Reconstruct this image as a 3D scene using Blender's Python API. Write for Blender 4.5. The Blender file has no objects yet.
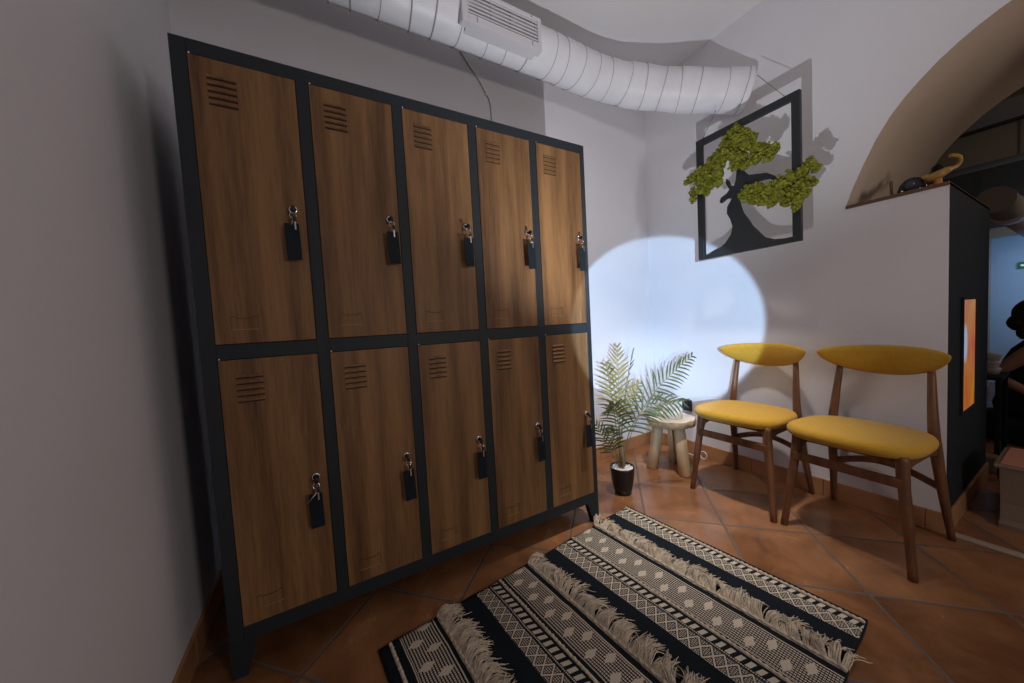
import bpy, bmesh, math, random
from mathutils import Vector, Matrix, Euler
from mathutils.geometry import tessellate_polygon
C = bpy.context.scene.collection
PI = math.pi
random.seed(7)

# ------------------------------------------------------------------ helpers
def V(*a): return Vector(a)

def box(bm, lo, hi, mi=0, bev=0.0):
    b2 = bmesh.new()
    bmesh.ops.create_cube(b2, size=1)
    s = [hi[i]-lo[i] for i in range(3)]; c = [(hi[i]+lo[i])/2 for i in range(3)]
    for v in b2.verts: v.co = Vector([c[i]+v.co[i]*s[i] for i in range(3)])
    if bev > 0:
        bmesh.ops.bevel(b2, geom=list(b2.edges), offset=min(bev, min(s)*.45), segments=2, affect='EDGES', profile=.5)
    merge(bm, b2, mi)

def merge(bm, b2, mi=0, M=None):
    if M is not None: bmesh.ops.transform(b2, matrix=M, verts=b2.verts)
    vm = {}
    for v in b2.verts: vm[v] = bm.verts.new(v.co)
    for f in b2.faces:
        try:
            nf = bm.faces.new([vm[v] for v in f.verts]); nf.material_index = mi; nf.smooth = f.smooth
        except ValueError: pass
    b2.free()

def frames(pts):
    """parallel transported frames along a polyline"""
    T = []
    n = len(pts)
    for i in range(n):
        a = pts[max(i-1, 0)]; b = pts[min(i+1, n-1)]
        T.append((b-a).normalized())
    up = Vector((0, 0, 1)) if abs(T[0].z) < .9 else Vector((1, 0, 0))
    N = [(up - T[0]*up.dot(T[0])).normalized()]
    for i in range(1, n):
        v = N[-1] - T[i]*N[-1].dot(T[i])
        N.append(v.normalized())
    return T, N

def tube(bm, pts, rad, seg=10, mi=0, caps=True, flat=1.0, smooth=True, up=None):
    pts = [Vector(p) for p in pts]
    if not hasattr(rad, '__len__'): rad = [rad]*len(pts)
    T, N = frames(pts)
    rings = []
    for i, p in enumerate(pts):
        t = T[i]
        n = N[i]
        if up is not None:
            u = Vector(up); n = (u - t*u.dot(t)).normalized()
        b = t.cross(n)
        r = rad[i]
        rings.append([bm.verts.new(p + n*math.cos(2*PI*k/seg)*r + b*math.sin(2*PI*k/seg)*r*flat) for k in range(seg)])
    for i in range(len(pts)-1):
        for k in range(seg):
            f = bm.faces.new((rings[i][k], rings[i][(k+1) % seg], rings[i+1][(k+1) % seg], rings[i+1][k]))
            f.material_index = mi; f.smooth = smooth
    if caps:
        f = bm.faces.new(rings[0][::-1]); f.material_index = mi
        f = bm.faces.new(rings[-1]); f.material_index = mi
    return rings

def catmull(P, n=6):
    P = [Vector(p) for p in P]
    Q = [P[0]*2-P[1]] + P + [P[-1]*2-P[-2]]
    out = []
    for i in range(1, len(Q)-2):
        for k in range(n):
            t = k/n
            a, b, c, d = Q[i-1], Q[i], Q[i+1], Q[i+2]
            out.append(.5*((2*b)+(c-a)*t+(2*a-5*b+4*c-d)*t*t+(3*b-a-3*c+d)*t**3))
    out.append(P[-1].copy())
    return out

def lathe(bm, prof, seg=28, mi=0, c=(0, 0, 0), smooth=True):
    rings = []
    for r, z in prof:
        if r < 1e-6: rings.append([bm.verts.new((c[0], c[1], c[2]+z))])
        else: rings.append([bm.verts.new((c[0]+r*math.cos(2*PI*k/seg), c[1]+r*math.sin(2*PI*k/seg), c[2]+z)) for k in range(seg)])
    for a, b in zip(rings, rings[1:]):
        for k in range(seg):
            k2 = (k+1) % seg
            if len(a) == 1 and len(b) == 1: continue
            if len(a) == 1: vs = (a[0], b[k2], b[k])
            elif len(b) == 1: vs = (a[k], a[k2], b[0])
            else: vs = (a[k], a[k2], b[k2], b[k])
            f = bm.faces.new(vs); f.material_index = mi; f.smooth = smooth

def ico(bm, c, r, sub=2, mi=0, jit=0, sc=(1, 1, 1)):
    b2 = bmesh.new()
    bmesh.ops.create_icosphere(b2, subdivisions=sub, radius=1)
    for v in b2.verts:
        j = 1+random.uniform(-jit, jit)
        v.co = Vector((c[0]+v.co.x*r*sc[0]*j, c[1]+v.co.y*r*sc[1]*j, c[2]+v.co.z*r*sc[2]*j))
    for f in b2.faces: f.smooth = True
    merge(bm, b2, mi)

def prism(bm, pts2, plane, lo, hi, mi=0, caps=True):
    """extrude a 2-D outline; plane 'x': pts are (y,z) extruded in x; 'y': (x,z); 'z': (x,y)"""
    def mk(p, d):
        if plane == 'x': return (d, p[0], p[1])
        if plane == 'y': return (p[0], d, p[1])
        return (p[0], p[1], d)
    A = [bm.verts.new(mk(p, lo)) for p in pts2]; B = [bm.verts.new(mk(p, hi)) for p in pts2]
    n = len(pts2); fs = []
    if caps:
        fs.append(bm.faces.new(A)); fs.append(bm.faces.new(B[::-1]))
    else:
        for t in tessellate_polygon([[Vector((p[0], p[1], 0)) for p in pts2]]):
            fs.append(bm.faces.new([A[i] for i in t])); fs.append(bm.faces.new([B[i] for i in t][::-1]))
    for i in range(n): fs.append(bm.faces.new((A[i], B[i], B[(i+1) % n], A[(i+1) % n])))
    for f in fs: f.material_index = mi
    return fs

def obj(name, bm, mats, parent=None, loc=(0, 0, 0), rot=None, fixn=True):
    if fixn: bmesh.ops.recalc_face_normals(bm, faces=bm.faces)
    me = bpy.data.meshes.new(name); bm.to_mesh(me); bm.free()
    if not isinstance(mats, (list, tuple)): mats = [mats]
    for m in mats: me.materials.append(m)
    o = bpy.data.objects.new(name, me); C.objects.link(o)
    o.location = loc
    if rot: o.rotation_euler = rot
    if parent: o.parent = parent
    return o

def empty(name, loc=(0, 0, 0), rz=0):
    o = bpy.data.objects.new(name, None); C.objects.link(o); o.location = loc; o.rotation_euler = (0, 0, rz)
    o.empty_display_size = .05
    return o

def tag(o, label=None, cat=None, group=None, kind=None):
    if label: o['label'] = label
    if cat: o['category'] = cat
    if group: o['group'] = group
    if kind: o['kind'] = kind
    return o

def struct(name, bm, mats, parent=None):
    o = obj(name, bm, mats, parent)
    if parent is None: o['kind'] = 'structure'
    return o

def copy_tree(o, parent=None):
    c = o.copy(); C.objects.link(c)
    if parent is not None: c.parent = parent
    for ch in list(o.children): copy_tree(ch, c)
    return c

# ------------------------------------------------------------------ node helpers
class E:
    """tiny expression layer over math nodes"""
    nt = None
    def __init__(s, sock): s.s = sock
    @staticmethod
    def m(op, *a):
        n = E.nt.nodes.new('ShaderNodeMath'); n.operation = op
        for i, x in enumerate(a):
            if isinstance(x, E): E.nt.links.new(x.s, n.inputs[i])
            else: n.inputs[i].default_value = x
        return E(n.outputs[0])
    def __add__(s, o): return E.m('ADD', s, o)
    def __radd__(s, o): return E.m('ADD', o, s)
    def __sub__(s, o): return E.m('SUBTRACT', s, o)
    def __rsub__(s, o): return E.m('SUBTRACT', o, s)
    def __mul__(s, o): return E.m('MULTIPLY', s, o)
    def __rmul__(s, o): return E.m('MULTIPLY', o, s)
    def __truediv__(s, o): return E.m('DIVIDE', s, o)
    def gt(s, o): return E.m('GREATER_THAN', s, o)
    def lt(s, o): return E.m('LESS_THAN', s, o)
    def frac(s): return E.m('FRACT', s)
    def floor(s): return E.m('FLOOR', s)
    def abs(s): return E.m('ABSOLUTE', s)
    def max(s, o): return E.m('MAXIMUM', s, o)
    def min(s, o): return E.m('MINIMUM', s, o)
    def band(s, a, b): return s.gt(a)*s.lt(b)

def newmat(name):
    m = bpy.data.materials.new(name); m.use_nodes = True
    nt = m.node_tree; b = nt.nodes['Principled BSDF']
    E.nt = nt
    return m, nt, b

def N(nt, t, **kw):
    n = nt.nodes.new(t)
    for k, v in kw.items():
        if k in n.inputs.keys(): n.inputs[k].default_value = v
        else: setattr(n, k, v)
    return n

def plain(name, col, rough=.5, metal=0, bump=0, bscale=60, var=0, vscale=8, spec=.5, emit=None, es=0, coat=0, stretch=None, sheen=0):
    m, nt, b = newmat(name)
    b.inputs['Base Color'].default_value = (*col, 1); b.inputs['Roughness'].default_value = rough
    b.inputs['Metallic'].default_value = metal; b.inputs['Specular IOR Level'].default_value = spec
    b.inputs['Coat Weight'].default_value = coat
    b.inputs['Sheen Weight'].default_value = sheen
    tc = N(nt, 'ShaderNodeTexCoord')
    src = tc.outputs['Object']
    if stretch:
        mp = N(nt, 'ShaderNodeMapping'); mp.inputs['Scale'].default_value = stretch
        nt.links.new(src, mp.inputs['Vector']); src = mp.outputs[0]
    if var:
        n = N(nt, 'ShaderNodeTexNoise'); n.inputs['Scale'].default_value = vscale; n.inputs['Detail'].default_value = 5
        nt.links.new(src, n.inputs['Vector'])
        r = N(nt, 'ShaderNodeValToRGB')
        r.color_ramp.elements[0].position = .3; r.color_ramp.elements[1].position = .7
        r.color_ramp.elements[0].color = (*[c*(1-var) for c in col], 1)
        r.color_ramp.elements[1].color = (*[min(1, c*(1+var)) for c in col], 1)
        nt.links.new(n.outputs['Fac'], r.inputs[0]); nt.links.new(r.outputs[0], b.inputs['Base Color'])
    if bump:
        n = N(nt, 'ShaderNodeTexNoise'); n.inputs['Scale'].default_value = bscale; n.inputs['Detail'].default_value = 4
        nt.links.new(src, n.inputs['Vector'])
        bp = N(nt, 'ShaderNodeBump'); bp.inputs['Strength'].default_value = bump; bp.inputs['Distance'].default_value = .003
        nt.links.new(n.outputs['Fac'], bp.inputs['Height']); nt.links.new(bp.outputs[0], b.inputs['Normal'])
    if emit:
        b.inputs['Emission Color'].default_value = (*emit, 1); b.inputs['Emission Strength'].default_value = es
    return m

def wood(name, dark, light, sx=18, sz=1.1, rough=.5, streak=.5, axis='Z', seed_by_obj=True, spec=.35):
    m, nt, b = newmat(name)
    tc = N(nt, 'ShaderNodeTexCoord'); oi = N(nt, 'ShaderNodeObjectInfo')
    mp = N(nt, 'ShaderNodeMapping')
    sc = {'Z': (sx, sx, sz), 'X': (sz, sx, sx), 'Y': (sx, sz, sx)}[axis]
    mp.inputs['Scale'].default_value = sc
    nt.links.new(tc.outputs['Object'], mp.inputs['Vector'])
    if seed_by_obj:
        mul = N(nt, 'ShaderNodeVectorMath', operation='SCALE'); cb = N(nt, 'ShaderNodeCombineXYZ')
        for i in range(3): nt.links.new(oi.outputs['Random'], cb.inputs[i])
        nt.links.new(cb.outputs[0], mul.inputs[0]); mul.inputs['Scale'].default_value = 37
        nt.links.new(mul.outputs[0], mp.inputs['Location'])
    n1 = N(nt, 'ShaderNodeTexNoise'); n1.inputs['Scale'].default_value = 1; n1.inputs['Detail'].default_value = 3; n1.inputs['Distortion'].default_value = .35
    n2 = N(nt, 'ShaderNodeTexNoise'); n2.inputs['Scale'].default_value = 9; n2.inputs['Detail'].default_value = 6; n2.inputs['Roughness'].default_value = .7
    nt.links.new(mp.outputs[0], n1.inputs['Vector']); nt.links.new(mp.outputs[0], n2.inputs['Vector'])
    mx = N(nt, 'ShaderNodeMath', operation='MULTIPLY_ADD'); nt.links.new(n2.outputs['Fac'], mx.inputs[0]); mx.inputs[1].default_value = streak
    nt.links.new(n1.outputs['Fac'], mx.inputs[2])
    r = N(nt, 'ShaderNodeValToRGB')
    lo = .30+streak*.32; hi = .70+streak*.62
    r.color_ramp.elements[0].position = min(lo, .95); r.color_ramp.elements[1].position = min(hi, 1)
    r.color_ramp.elements[0].color = (*dark, 1); r.color_ramp.elements[1].color = (*light, 1)
    nt.links.new(mx.outputs[0], r.inputs[0]); nt.links.new(r.outputs[0], b.inputs['Base Color'])
    b.inputs['Roughness'].default_value = rough; b.inputs['Specular IOR Level'].default_value = spec
    bp = N(nt, 'ShaderNodeBump'); bp.inputs['Strength'].default_value = .12; bp.inputs['Distance'].default_value = .001
    nt.links.new(n2.outputs['Fac'], bp.inputs['Height']); nt.links.new(bp.outputs[0], b.inputs['Normal'])
    return m

# ------------------------------------------------------------------ materials
M = {}
M['plaster'] = plain('white_plaster', (.76, .74, .76), .85, bump=.25, bscale=45, var=.03, vscale=2, spec=.25)
M['ceiling'] = plain('ceiling_plaster', (.78, .77, .77), .85, bump=.15, bscale=30, spec=.2)
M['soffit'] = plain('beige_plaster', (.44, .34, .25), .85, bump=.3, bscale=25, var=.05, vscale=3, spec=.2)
M['ledge'] = plain('brown_ledge', (.12, .06, .03), .5)
M['dark_trim_and_shade'] = plain('dark_trim_and_shade', (.018, .023, .028), .8, spec=.15)  # shade put into the half wall's end face; own dark colour elsewhere
M['dark_ceiling'] = plain('dark_ceiling_paint', (.06, .063, .066), .8)
M['beam'] = plain('beam_paint', (.30, .28, .25), .8)
M['blue_wall'] = plain('pale_blue_wall', (.45, .66, .95), .8)
M['duct'] = plain('duct_wrap', (.80, .80, .83), .42, bump=.25, bscale=14, var=.04, vscale=10, spec=.5)
M['tape'] = plain('duct_seam', (.40, .38, .40), .6)
M['white_metal'] = plain('white_metal', (.72, .70, .72), .45)
M['dark_gap'] = plain('dark_gap', (.05, .048, .05), .8)
M['black_metal'] = plain('black_metal', (.021, .027, .033), .55, bump=.1, bscale=300, spec=.3)
M['door_wood'] = wood('walnut_laminate', (.070, .030, .011), (.31, .160, .062), 17, .9, .55, .55)
M['vent_wood'] = plain('vent_brown', (.13, .062, .026), .55)
M['slot'] = plain('slot_dark', (.035, .018, .010), .9)
M['worn_edge'] = plain('worn_edge', (.36, .20, .10), .5)
M['chrome'] = plain('chrome', (.85, .85, .88), .18, metal=1)
M['key_black'] = plain('black_plastic', (.012, .014, .017), .4)
M['tag_black'] = plain('black_tag', (.010, .017, .024), .6, spec=.15)
M['brass'] = plain('key_steel', (.8, .74, .64), .3, metal=1)
M['chair_wood'] = wood('walnut_chair_wood', (.07, .028, .012), (.22, .095, .042), 30, 2.5, .42, .4)
M['fabric'] = plain('mustard_fabric', (.56, .315, .036), .9, bump=.35, bscale=420, var=.05, vscale=60, spec=.15, sheen=.15)
M['pot'] = plain('black_pot', (.012, .013, .016), .4)
M['pebble'] = plain('white_pebbles', (.78, .75, .72), .7, var=.25, vscale=90)
M['leaf'] = plain('palm_leaf', (.065, .075, .018), .5, var=.5, vscale=9, spec=.4)
M['leaf_y'] = plain('palm_leaf_yellow', (.20, .15, .024), .5, var=.3, vscale=12, spec=.4)
M['stem'] = plain('palm_stem', (.24, .19, .07), .55, var=.3, vscale=30)
M['trunk'] = plain('palm_trunk', (.26, .14, .07), .7, var=.3, vscale=30)
M['log'] = wood('pale_log', (.36, .22, .11), (.62, .43, .24), 22, 3, .7, .4)
M['slab'] = plain('pale_wood_top', (.72, .62, .48), .5, var=.1, vscale=14)
M['bark'] = plain('bark_edge', (.40, .26, .13), .8, bump=.6, bscale=60, var=.35, vscale=35)
M['moss'] = plain('green_moss', (.20, .21, .028), .95, bump=.9, bscale=160, var=.55, vscale=45, spec=.1)
M['art_black'] = plain('art_black_metal', (.016, .019, .021), .5, bump=.15, bscale=90)
M['cord'] = plain('grey_cord', (.20, .19, .18), .7)
M['cable'] = plain('cable_beige', (.38, .34, .31), .6)
M['cream'] = plain('cream_yarn', (.66, .56, .43), .95, var=.18, vscale=60, bump=.4, bscale=300, spec=.1)
M['skin'] = plain('skin', (.42, .22, .14), .55)
M['hair'] = plain('dark_hair', (.02, .012, .010), .45, var=.3, vscale=40)
M['black_cloth'] = plain('black_cloth', (.012, .014, .018), .9)
M['white_thing'] = plain('white_ceramic', (.7, .68, .66), .4)
M['beige_thing'] = plain('beige_wood', (.25, .19, .14), .5, var=.1, vscale=9)
M['pink_top'] = plain('terracotta_top', (.52, .24, .16), .45)
M['skirting'] = plain('terracotta_skirting', (.42, .20, .09), .4, var=.18, vscale=7)
M['thresh'] = plain('pale_threshold', (.45, .35, .27), .5)
M['gloss_black'] = plain('gloss_black', (.008, .010, .016), .08)
M['gold'] = plain('golden_yellow', (.40, .24, .05), .45, var=.3, vscale=40)
M['orange_thing'] = plain('orange_lacquer', (.50, .17, .03), .35)
M['green_sign'] = plain('green_sign', (.01, .10, .05), .5, emit=(.02, .25, .12), es=.15)
M['sign_white'] = plain('sign_white', (.8, .85, .8), .5, emit=(.7, 1, .8), es=.25)

# floor: diagonal terracotta tiles
def floor_mat():
    m, nt, b = newmat('terracotta_tiles')
    tc = N(nt, 'ShaderNodeTexCoord'); sp = N(nt, 'ShaderNodeSeparateXYZ'); nt.links.new(tc.outputs['Object'], sp.inputs[0])
    x, y = E(sp.outputs[0]), E(sp.outputs[1])
    th = -0.79726; s = .33884; ox, oy = 1.82032, .60993
    dx, dy = x-ox, y-oy
    wob = N(nt, 'ShaderNodeTexNoise'); wob.inputs['Scale'].default_value = 9; nt.links.new(tc.outputs['Object'], wob.inputs['Vector'])
    w = (E(wob.outputs['Fac'])-.5)*.012
    u = (dx*math.cos(th)+dy*math.sin(th))/s + 40 + w
    v = (dx*math.sin(th)-dy*math.cos(th))/s + 40 + w
    du = (u.frac()-.5).abs(); dv = (v.frac()-.5).abs()
    g = du.max(dv)
    gr = N(nt, 'ShaderNodeMapRange'); gr.interpolation_type = 'SMOOTHSTEP'
    nt.links.new(g.s, gr.inputs['Value']); gr.inputs['From Min'].default_value = .482; gr.inputs['From Max'].default_value = .490
    ids = u.floor()*7.31+v.floor()*3.17
    wn = N(nt, 'ShaderNodeTexWhiteNoise', noise_dimensions='1D'); nt.links.new(ids.s, wn.inputs['W'])
    n1 = N(nt, 'ShaderNodeTexNoise'); n1.inputs['Scale'].default_value = 5; n1.inputs['Detail'].default_value = 7; n1.inputs['Distortion'].default_value = .6; n1.inputs['Roughness'].default_value = .6
    nt.links.new(tc.outputs['Object'], n1.inputs['Vector'])
    f = E(n1.outputs['Fac'])*.8+E(wn.outputs['Value'])*.22
    r = N(nt, 'ShaderNodeValToRGB'); nt.links.new(f.s, r.inputs[0])
    r.color_ramp.elements[0].position = .30; r.color_ramp.elements[1].position = .72
    r.color_ramp.elements[0].color = (.14, .055, .022, 1); r.color_ramp.elements[1].color = (.40, .185, .080, 1)
    mx = N(nt, 'ShaderNodeMix', data_type='RGBA'); nt.links.new(gr.outputs[0], mx.inputs['Factor'])
    nt.links.new(r.outputs[0], mx.inputs[6]); mx.inputs[7].default_value = (.13, .105, .085, 1)
    nt.links.new(mx.outputs[2], b.inputs['Base Color'])
    ro = E(n1.outputs['Fac'])*.22+.13
    ro2 = ro+E(gr.outputs[0])*.35
    nt.links.new(ro2.s, b.inputs['Roughness'])
    h = E(n1.outputs['Fac'])*.25 - E(gr.outputs[0])*1.0
    bp = N(nt, 'ShaderNodeBump'); bp.inputs['Strength'].default_value = .45; bp.inputs['Distance'].default_value = .004
    nt.links.new(h.s, bp.inputs['Height']); nt.links.new(bp.outputs[0], b.inputs['Normal'])
    return m
M['floor'] = floor_mat()

# rug weave: u = along the length (from the far end), v = along the stripes
RUG_W, RUG_L = .865, 1.237
def rug_mat():
    m, nt, b = newmat('woven_rug')
    tc = N(nt, 'ShaderNodeTexCoord'); sp = N(nt, 'ShaderNodeSeparateXYZ'); nt.links.new(tc.outputs['Object'], sp.inputs[0])
    wob = N(nt, 'ShaderNodeTexNoise'); wob.inputs['Scale'].default_value = 12; nt.links.new(tc.outputs['Object'], wob.inputs['Vector'])
    wv = (E(wob.outputs['Fac'])-.5)*.006
    u = E(sp.outputs[0])+wv; v = E(sp.outputs[1])+wv+1.0
    thread_u = (u/.0086).frac().gt(.47)
    knots = (v/.0070).frac().gt(.22)
    weave = thread_u*knots
    mask = None
    def add(x):
        nonlocal mask
        mask = x if mask is None else mask.max(x)
    # star bands
    for a, bb in ((.285, .385), (.683, .770), (1.067, 1.168)):
        W = bb-a; inb = u.band(a, bb)
        st = None
        for k, cu in enumerate((a+W*.30, a+W*.70)):
            P = .088
            vv = ((v/P+.5*k).frac()-.5)*P
            uu = u-cu
            # six-armed flower
            d1 = uu.abs().max(vv.abs()*.35)
            r2 = uu*uu+vv*vv
            arm = (uu.abs()*.5+vv.abs()*1.0).lt(.0135).max((uu.abs()*1.5).lt(.0145)*(vv.abs()*1.1).lt(.0135)*((uu.abs()-vv.abs()).abs().lt(.0065)))
            st = arm if st is None else st.max(arm)
        add(inb*weave.max(st))
        add(u.band(a-.006, a-.002)); add(u.band(bb+.002, bb+.005))
    # diamond bands
    for a, bb in ((.056, .106), (.452, .508), (.845, .896)):
        W = bb-a; inb = u.band(a, bb)
        t = (u-a)/W
        P = .070
        tri = ((v/P).frac()*2-1).abs()
        l1 = (tri-t).abs().lt(.085); l2 = ((1-tri)-t).abs().lt(.085)
        mid = (t-.5).abs().lt(.05)*tri.gt(.3)*tri.lt(.7)
        gap = ((tri-t).abs().lt(.16)).max(((1-tri)-t).abs().lt(.16))
        fine = (u/.0062).frac().gt(.45)*(v/.0060).frac().gt(.25)
        add(inb*(fine*(1-gap)).max(l1).max(l2))
    # dash bands
    for a, bb in ((.028, .050), (.416, .440), (.806, .832)):
        add(u.band(a, bb)*(v/.0255+u*14).frac().gt(.46))
        add(u.band(bb+.003, bb+.0065)*(v/.006).frac().gt(.3))
    for a in (.014, .397, .788, 1.196):
        add(u.band(a, a+.010))
    for a in (.255, .655, 1.045): add(u.band(a-.006, a+.004))
    edge = v.band(1.003, 1.0+RUG_W-.003)
    mask = mask*edge
    mx = N(nt, 'ShaderNodeMix', data_type='RGBA'); nt.links.new(mask.s, mx.inputs['Factor'])
    mx.inputs[6].default_value = (.012, .017, .022, 1); mx.inputs[7].default_value = (.66, .57, .45, 1)
    nt.links.new(mx.outputs[2], b.inputs['Base Color']); b.inputs['Roughness'].default_value = .95
    b.inputs['Specular IOR Level'].default_value = .1
    h = mask*.6+(u/.0043).frac()*.25+(v/.0035).frac()*.25
    bp = N(nt, 'ShaderNodeBump'); bp.inputs['Strength'].default_value = .5; bp.inputs['Distance'].default_value = .003
    nt.links.new(h.s, bp.inputs['Height']); nt.links.new(bp.outputs[0], b.inputs['Normal'])
    return m
M['rug'] = rug_mat()

def glow_mat():
    m, nt, b = newmat('amber_glass')
    tc = N(nt, 'ShaderNodeTexCoord')
    n = N(nt, 'ShaderNodeTexNoise'); n.inputs['Scale'].default_value = 9; n.inputs['Detail'].default_value = 4
    mp = N(nt, 'ShaderNodeMapping'); mp.inputs['Scale'].default_value = (2.2, 1, .6)
    nt.links.new(tc.outputs['Object'], mp.inputs[0]); nt.links.new(mp.outputs[0], n.inputs['Vector'])
    sp = N(nt, 'ShaderNodeSeparateXYZ'); nt.links.new(tc.outputs['Object'], sp.inputs[0])
    x, z = E(sp.outputs[0]), E(sp.outputs[2])
    r = N(nt, 'ShaderNodeValToRGB'); nt.links.new(n.outputs['Fac'], r.inputs[0])
    r.color_ramp.elements[0].position = .35; r.color_ramp.elements[1].position = .66
    r.color_ramp.elements[0].color = (.60, .085, .03, 1); r.color_ramp.elements[1].color = (.62, .30, .03, 1)
    # the bulb behind the glass
    d = E.m('SQRT', ((x+.085)/.040)*((x+.085)/.040)+((z-.305)/.085)*((z-.305)/.085))
    mr = N(nt, 'ShaderNodeMapRange'); nt.links.new(d.s, mr.inputs[0]); mr.inputs['From Min'].default_value = .8; mr.inputs['From Max'].default_value = 1.15
    mr.inputs['To Min'].default_value = 1; mr.inputs['To Max'].default_value = 0
    mx = N(nt, 'ShaderNodeMix', data_type='RGBA'); nt.links.new(mr.outputs[0], mx.inputs['Factor'])
    nt.links.new(r.outputs[0], mx.inputs[6]); mx.inputs[7].default_value = (.45, .62, .9, 1)
    nt.links.new(mx.outputs[2], b.inputs['Emission Color']); b.inputs['Emission Strength'].default_value = .5
    b.inputs['Base Color'].default_value = (.15, .04, .01, 1); b.inputs['Roughness'].default_value = .3
    return m
M['glow'] = glow_mat()

# ------------------------------------------------------------------ the setting
XW, YB, XL, ZC = 2.475, .535, -.150, 2.66
XE = 3.36        # far side of the thick wall
YE = -.886       # end of the half wall
ZL = 1.447       # its ledge
YF = -3.6

bm = bmesh.new(); box(bm, (XL-.1, YF, -.05), (7.3, 1.2, 0)); struct('floor', bm, M['floor'])
bm = bmesh.new(); box(bm, (XL-.1, YF, ZC), (XE-.2, YB+.1, ZC+.1)); struct('ceiling', bm, M['ceiling'])
bm = bmesh.new(); box(bm, (XL-.1, YF, 0), (XL, YB, ZC)); struct('wall_left', bm, M['plaster'])
bm = bmesh.new(); box(bm, (XL-.1, YB, 0), (XW, YB+.1, ZC)); struct('wall_back', bm, M['plaster'])

# right wall: thick wall pierced by an arch over a ledge and by the doorway
def arch_pts():
    P = [(-.579, ZL), (-.606, 1.53), (-.640, 1.617), (-.680, 1.71), (-.724, 1.788), (-.765, 1.842), (-.808, 1.888), (-.855, 1.932), (-.907, 1.970), (-.950, 1.996), (-.995, 2.018), (-1.06, 2.042), (-1.13, 2.056), (-1.22, 2.062)]
    Pm = [(-1.22-(p[0]+1.22), p[1]) for p in P[:-1]][::-1]
    return P, Pm
A, Am = arch_pts()
outline = [(YB+.1, 0), (YE, 0), (YE, ZL)] + A + Am + [(Am[-1][0], 0), (YF, 0), (YF, ZC+.1), (YB+.1, ZC+.1)]
bm = bmesh.new()
fs = prism(bm, outline, 'x', XW, XE, 0)
n = len(outline)
side = fs[2:]
for i, f in enumerate(side):
    if i == 1: f.material_index = 3          # unlit end face, its shade put into a dark colour
    elif i == 2: f.material_index = 2        # ledge
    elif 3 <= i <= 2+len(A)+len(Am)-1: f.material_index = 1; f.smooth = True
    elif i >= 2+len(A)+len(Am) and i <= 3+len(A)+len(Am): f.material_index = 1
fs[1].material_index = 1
me_wall = struct('wall_right', bm, [M['plaster'], M['soffit'], M['ledge'], M['dark_trim_and_shade']])
# ledge board, threshold
bm = bmesh.new(); box(bm, (XW-.006, YE, ZL-.012), (XE, A[0][0]-.001, ZL+.003), 0, .002); struct('trim_1', bm, M['ledge'])
bm = bmesh.new(); box(bm, (XW-.01, -1.86, 0), (XW+.022, YE-.012, .012), 0, .003); struct('trim_3', bm, M['thresh'])
# skirting tiles with a joint every 34 cm
def skirting(name, p0, p1, nrm):
    bm = bmesh.new(); p0 = Vector(p0); p1 = Vector(p1); d = (p1-p0); L = d.length; d.normalize(); k = 0; nr = Vector(nrm)
    while k*.339 < L:
        a = p0+d*(k*.339+.001); b = p0+d*min(L, (k+1)*.339-.001); k += 1
        q = b+nr*.010
        lo = [min(a[i], q[i]) for i in range(2)]+[0.0]; hi = [max(a[i], q[i]) for i in range(2)]+[.088]
        box(bm, lo, hi, 0, .002)
    return struct(name, bm, M['skirting'])
skirting('baseboard_right', (XW, YB-.010, 0), (XW, YE, 0), (-1, 0, 0))
skirting('baseboard_back', (XL+.01, YB, 0), (XW, YB, 0), (0, -1, 0))
skirting('baseboard_left', (XL, YF, 0), (XL, YB, 0), (1, 0, 0))
skirting('baseboard_doorway', (XW, YE, 0), (XE, YE, 0), (0, -1, 0))

# the room beyond the arch
bm = bmesh.new(); box(bm, (XE-.2, YF, ZC), (7.3, 1.2, ZC+.1)); struct('ceiling_far', bm, M['dark_ceiling'])
bm = bmesh.new(); box(bm, (7.0, YF, 0), (7.1, 1.2, ZC)); struct('wall_far', bm, M['blue_wall'])
bm = bmesh.new(); box(bm, (XE, .8, 0), (7.0, .9, ZC)); struct('wall_far_left', bm, M['soffit'])
bm = bmesh.new(); box(bm, (4.50, YF, 2.34), (4.98, .8, ZC), 0, .01); struct('beam', bm, M['beam'])
bm = bmesh.new(); box(bm, (6.2, YF, 2.34), (6.5, .8, ZC), 0, .01); struct('beam', bm, M['beam'])
bm = bmesh.new(); box(bm, (6.55, -.545, 0), (6.7, .8, 1.62), 0, .005); struct('trim_4', bm, M['beam'])
bm = bmesh.new(); box(bm, (6.55, -3.5, 1.62), (6.7, .8, 1.72), 0, .005); struct('trim_5', bm, M['beam'])
bm = bmesh.new(); box(bm, (6.5, YF, 1.72), (6.7, .8, ZC)); struct('trim_6', bm, M['dark_ceiling'])
bm = bmesh.new(); box(bm, (6.5, -.40, 0), (6.7, .8, 1.62)); struct('wall_far_pier', bm, M['dark_ceiling'])

# ------------------------------------------------------------------ locker
w, g = .24371, .03246
Zt, Zm1, Zm0, Zb = 1.7413, .9619, .9194, .1445
X0, X1 = -.034, 1.373
TOP, BOT, DEP = 1.780, .100, .42
pitch = w+g
lk = empty('locker_cabinet', (0, 0, 0))
tag(lk, 'black metal locker cabinet with ten walnut-look doors against the back wall', 'locker')
bm = bmesh.new()
F = .014  # depth of front frame bars
box(bm, (X0, 0, BOT), (X0+.034, F, TOP), 0, .0015)
box(bm, (X1-.024, 0, BOT), (X1, F, TOP), 0, .0015)
box(bm, (X0+.034, 0, Zt), (X1-.024, F, TOP), 0, .0015)
box(bm, (X0+.034, 0, BOT), (X1-.024, F, Zb), 0, .0015)
for c in range(4):
    x = c*pitch+w
    box(bm, (x, .0005, Zb), (x+g, F, Zt), 0, .001)
box(bm, (0, .0010, Zm0), (5*pitch-g, F, Zm1), 0, .001)
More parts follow.
